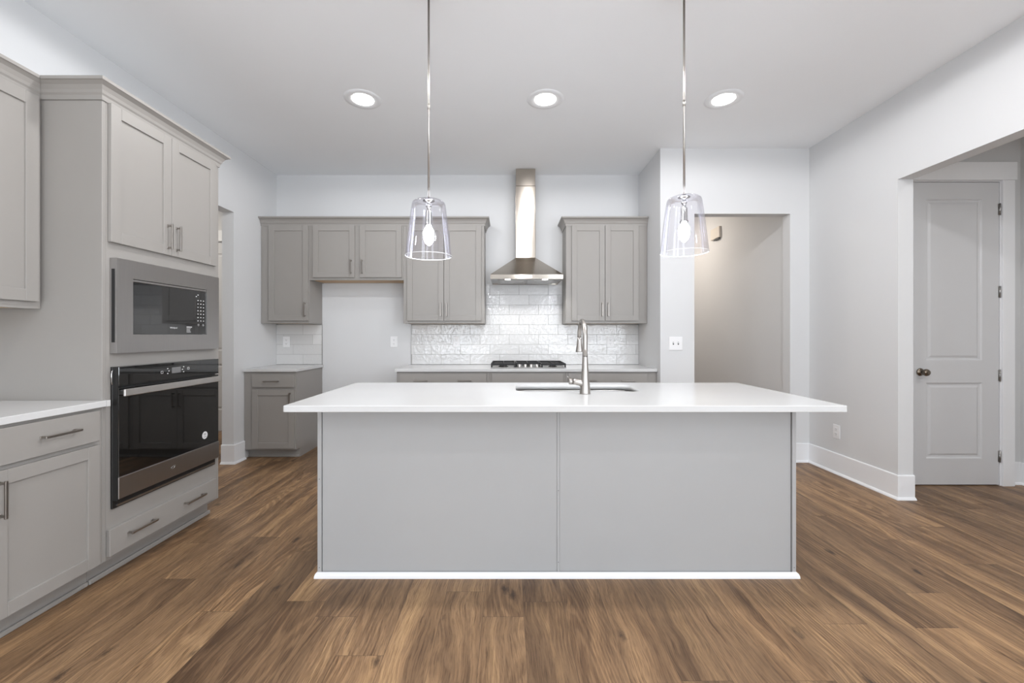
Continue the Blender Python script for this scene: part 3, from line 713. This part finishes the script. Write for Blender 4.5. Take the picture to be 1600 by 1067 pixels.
for i, (a, b) in enumerate(((-0.94, -0.55), (-0.545, -0.155), (-0.135, 0.425), (0.43, 0.90), (0.92, 1.18), (1.185, 1.44))):
    m = M(); y = IY1+0.001
    st = 0.057
    for (p, q, r, s_) in ((a, a+st, 0.11, 0.69), (b-st, b, 0.11, 0.69), (a+st, b-st, 0.11, 0.167), (a+st, b-st, 0.633, 0.69)): m.box(p, q, y, y+0.019, r, s_, CAB, 0.001)
    m.box(a+st-0.001, b-st+0.001, y, y+0.009, 0.166, 0.634); d = m.build('door', t)
    m = M(); m.box(a, b, y, y+0.019, 0.715, 0.848, CAB, 0.0015); m.build('drawer', t)

# slab with a rounded hole for the sink
SX0, SX1, SY0, SY1 = -1.048, 1.578, 1.962, 2.918
hx0, hx1, hhy0, hhy1 = 0.046, 0.788, 2.455, 2.795
bm = bmesh.new()
outer = rrect(SX0, SX1, SY0, SY1, 0.008, 3); inner = rrect(hx0, hx1, hhy0, hhy1, 0.075, 8)
zt, zb = 0.905, 0.875
def ringv(pts, z): return [bm.verts.new((p[0], p[1], z)) for p in pts]
def shrink(pts, d, cx, cy): return [(cx+(p[0]-cx)*(1-d/abs(p[0]-cx)) if abs(p[0]-cx) > 0.02 else p[0], cy+(p[1]-cy)*(1-d/abs(p[1]-cy)) if abs(p[1]-cy) > 0.02 else p[1]) for p in pts]
cxo, cyo = (SX0+SX1)/2, (SY0+SY1)/2
o_top = ringv(shrink(outer, 0.002, cxo, cyo), zt); o_t2 = ringv(outer, zt-0.002); o_b2 = ringv(outer, zb+0.002); o_bot = ringv(shrink(outer, 0.002, cxo, cyo), zb)
i_top = ringv(inner, zt); i_bot = ringv(inner, zb)
for A, B in ((o_top, o_t2), (o_t2, o_b2), (o_b2, o_bot)):
    for i in range(len(A)): j = (i+1) % len(A); bm.faces.new((A[i], A[j], B[j], B[i]))
for i in range(len(i_top)): j = (i+1) % len(i_top); f = bm.faces.new((i_top[i], i_top[j], i_bot[j], i_bot[i])); f.smooth = True
for A, B in ((o_top, i_top), (o_bot, i_bot)):
    ed = []
    for R in (A, B):
        for i in range(len(R)):
            e = bm.edges.get((R[i], R[(i+1) % len(R)])) or bm.edges.new((R[i], R[(i+1) % len(R)])); ed.append(e)
    bmesh.ops.triangle_fill(bm, edges=ed, use_beauty=True)
m = M(); m.bm.free(); m.bm = bm; m.mats = [QUARTZ]
tag(m.build('countertop'), 'big white quartz island slab with the sink cut into it', 'countertop', 'white quartz counters')

t = thing('kitchen_sink', 'stainless undermount sink set into the island slab', 'sink', (0, 0, 0))
m = M(); o = 0.006; rings = []
for (d, z) in ((-0.020, 0.8735), (0.0, 0.8735), (0.003, 0.862), (0.006, 0.70), (0.020, 0.672), (0.05, 0.664)):
    rings.append([(p[0], p[1], z) for p in rrect(hx0+d-o, hx1-d+o, hhy0+d-o, hhy1-d+o, max(0.03, 0.075-d*0.5), 8)])
m.grid(rings, STEELD, True, (False, True)); m.build('basin', t)
m = M(); m.lathe([(0.045, 0.6655), (0.040, 0.6665), (0.030, 0.665), (0.002, 0.6648)], ((hx0+hx1)/2, 2.63, 0), 'Z', 28, CHROME); m.build('drain', t)

# faucet
FX, FY, FZ = 0.430, 2.362, 0.9055
t = thing('kitchen_faucet', 'tall gooseneck pull-down faucet in brushed nickel beside the sink', 'faucet', (FX, FY, FZ))
m = M(); m.lathe([(0.0295, 0.0), (0.0300, 0.003), (0.0290, 0.012), (0.0255, 0.055), (0.0215, 0.100), (0.0175, 0.155), (0.0148, 0.205), (0.0146, 0.2065)], n=36, mat=NICKEL); m.build('body', t)
m = M(); m.lathe([(0.0140, 0.2065), (0.0140, 0.2090)], n=36, mat=SLOT, caps=(False, False)); m.build('joint_ring', t)
R_ = 0.094; zc = 0.315
pts = [(0, 0, 0.209), (0, 0, 0.25), (0, 0, 0.29)]+[(0, R_-R_*math.cos(PI*i/22), zc+R_*math.sin(PI*i/22)) for i in range(23)]
pts[-1] = (0, 2*R_, zc)
m = M(); m.tube(pts, [0.0146]+[0.0140]*2+[0.0138-0.0012*i/22 for i in range(23)], 24, NICKEL); m.build('spout', t)
m = M(); m.lathe([(0.0128, 0.0), (0.0135, -0.015), (0.0165, -0.045), (0.0215, -0.078), (0.0225, -0.084), (0.0215, -0.087), (0.016, -0.087), (0.001, -0.084)], (0, 2*R_, zc-0.002), 'Z', 32, NICKEL); k = m.build('spray_head', t)
m = M(); m.tube([(-0.008, 0, 0.052), (-0.030, -0.001, 0.063), (-0.055, -0.002, 0.068), (-0.0665, -0.002, 0.0685)], [0.020, 0.0185, 0.0175, 0.0172], 28, NICKEL)
m.tube([(-0.0665, -0.002, 0.0685), (-0.069, -0.002, 0.0686)], 0.0155, 28, SLOT)
m.tube([(-0.069, -0.002, 0.0686), (-0.088, -0.002, 0.0690), (-0.0905, -0.002, 0.0690)], [0.0168, 0.0168, 0.0145], 28, NICKEL)
k = m.build('valve_arm', t)
m = M(); m.tube([(-0.080, -0.002, 0.083), (-0.088, -0.004, 0.090), (-0.098, -0.020, 0.096), (-0.102, -0.040, 0.099)], [0.0035, 0.0035, 0.0038, 0.003], 12, NICKEL); m.build('lever', t)

# ------------------------------------------------------------------ pendants
def make_pendant(top):
    t = thing('pendant_light', None, None)
    q = 0.893
    m = M(); m.lathe([(0.062, top), (0.064, top-0.01), (0.060, top-0.022), (0.012, top-0.028), (0.001, top-0.028)], n=36, mat=NICKEL); m.build('ceiling_canopy', t)
    m = M(); m.lathe([(0.0058, 0.335*q), (0.0058, top-0.027)], n=16, mat=NICKEL); m.lathe([(0.0072, 0.755), (0.0072, 0.785)], n=16, mat=NICKEL); m.build('rod', t)
    m = M(); m.lathe([(a*q, b*q) for a, b in [(0.0085, 0.338), (0.010, 0.330), (0.032, 0.324), (0.034, 0.318), (0.012, 0.313), (0.011, 0.300), (0.016, 0.295), (0.016, 0.285), (0.0105, 0.280), (0.0105, 0.262), (0.018, 0.256), (0.0185, 0.185), (0.024, 0.181), (0.024, 0.174), (0.017, 0.172)]], n=32, mat=CHROME); m.build('socket', t)
    # hollow glass: outer and inner walls
    P = [(0.012, 0.3185), (0.060, 0.3180), (0.082, 0.3150), (0.0925, 0.306), (0.0965, 0.292), (0.106, 0.225), (0.1205, 0.105), (0.1325, 0.0)]
    P = [(a*q, b*q) for a, b in P]
    m = M(); m.lathe(P, n=64, mat=GLASS, caps=(False, False)); s_ = m.build('glass_shade', t); s_['label'] = 'clear tapered glass shade'
    m = M(); n = 72; rr = 0.0011
    rings = [[((0.1325*q+rr*math.cos(2*PI*j/8))*math.cos(2*PI*i/n), (0.1325*q+rr*math.cos(2*PI*j/8))*math.sin(2*PI*i/n), rr*math.sin(2*PI*j/8)) for j in range(8)] for i in range(n+1)]
    m.grid(rings, RIM); k = m.build('rim', s_)
    m = M(); m.lathe([(a*q, b*q) for a, b in [(0.012, 0.176), (0.013, 0.168), (0.022, 0.158), (0.030, 0.140), (0.031, 0.124), (0.026, 0.106), (0.016, 0.092), (0.008, 0.082), (0.001, 0.078)]], n=28, mat=BULB); k = m.build('light_bulb', t); k['label'] = 'lit white bulb'
    return t
PZ = 1.641
p = make_pendant(HC-PZ); p.location = (-0.410, 2.18, PZ)
tag(p, 'pendant with clear glass shade hanging over the left half of the island', 'pendant lamp', 'glass pendants over the island')
p2 = make_pendant(HC-PZ-0.018); p2.location = (0.908, 2.18, PZ+0.018)
tag(p2, 'pendant with clear glass shade hanging over the right half of the island', 'pendant lamp', 'glass pendants over the island')
# ------------------------------------------------------------------ recessed ceiling lights
def make_can():
    t = thing('recessed_light', None, None)
    m = M(); m.lathe([(0.140, 3.0495), (0.138, 3.0462), (0.118, 3.0425), (0.104, 3.0420), (0.092, 3.0445), (0.082, 3.0480)], n=48, mat=TRIM, caps=(False, False)); m.build('trim_ring', t)
    m = M(); m.lathe([(0.082, 3.0450), (0.050, 3.0420), (0.001, 3.0410)], n=40, mat=LENS, caps=(False, False)); k = m.build('lens', t); k['label'] = 'glowing round lens'
    return t
can0 = make_can(); lab = ['leftmost of the three round lit ceiling lights, near the oven cabinet', 'middle one of the three round lit ceiling lights, above the hood chimney', 'rightmost of the three round lit ceiling lights, beyond the right pendant']
for i, (x, y) in enumerate(CAN_XY):
    c = can0 if i == 0 else copy_tree(can0); c.location = (x, y, 0)
    tag(c, lab[i] if i < 3 else 'round recessed ceiling light above or behind the viewer', 'ceiling light', 'round recessed ceiling lights')
for (x, y, l_) in ((1.95, 6.1, 'round recessed ceiling light in the passage'), (-3.5, 4.3, 'round recessed ceiling light beyond the left doorway'), (3.65, 1.3, 'round recessed ceiling light in the right hall')):  # hall fixture is added to go with its fill lamp
    c = copy_tree(can0); c.location = (x, y, 0); tag(c, l_, 'ceiling light', 'round recessed ceiling lights')

# ------------------------------------------------------------------ wall plates
def plate(t, w, h):
    m = M(); m.box(-w/2, w/2, -0.006, -0.0005, -h/2, h/2, PLASTIC, 0.002, 2); m.build('plate', t)
def outlet(label, loc, rotz):
    t = thing('wall_outlet', label, 'outlet', loc, rotz, 'white duplex wall outlets'); plate(t, 0.078, 0.122)
    for s_ in (-1, 1):
        m = M(); z = s_*0.0215
        m.box(-0.017, 0.017, -0.0082, -0.0062, z-0.0145, z+0.0145, PLASTIC, 0.0008)
        m.box(-0.008, -0.0058, -0.0086, -0.0081, z-0.002, z+0.008, SLOT); m.box(0.0058, 0.008, -0.0086, -0.0081, z-0.002, z+0.007, SLOT); m.box(-0.0025, 0.0025, -0.0086, -0.0081, z-0.0105, z-0.006, SLOT)
        m.build('socket', t)
YT = 4.7897
outlet('white outlet on the tile above the far left corner counter', (-2.513, YT, 1.155), 0)
outlet('white outlet on the bare wall of the refrigerator space', (-1.297, 4.7998, 1.155), 0)
outlet('white outlet on the tile left of the cooktop', (-0.587, YT, 1.155), 0)
outlet('white outlet on the tile right of the faucet', (1.157, YT, 1.155), 0)
outlet('white outlet low on the right wall near the baseboard', (RX-0.0003, 3.765, 0.372), -PI/2)
t = thing('light_switch', 'white two-gang switch plate on the wall left of the passage opening', 'switch', (1.629, 4.1098, 1.151)); plate(t, 0.130, 0.130)
for x in (-0.024, 0.024):
    m = M(); m.box(x-0.0055, x+0.0055, -0.0075, -0.0062, -0.013, 0.013, SLOT); m.box(x-0.0045, x+0.0045, -0.015, -0.0062, 0.001, 0.010, PLASTIC, 0.001); m.build('toggle', t)
# door chime on the passage wall
t = thing('door_chime', 'cream door chime box high on the passage wall', 'door chime', (2.7998, 5.67, 2.58))
m = M(); m.box(-0.032, -0.001, -0.125, 0.115, -0.060, 0.085, BEIGEPL, 0.005, 2); m.build('cover', t)
m = M(); m.box(-0.026, -0.004, -0.105, 0.03, -0.082, -0.0605, SLOT, 0.003); m.build('base', t)
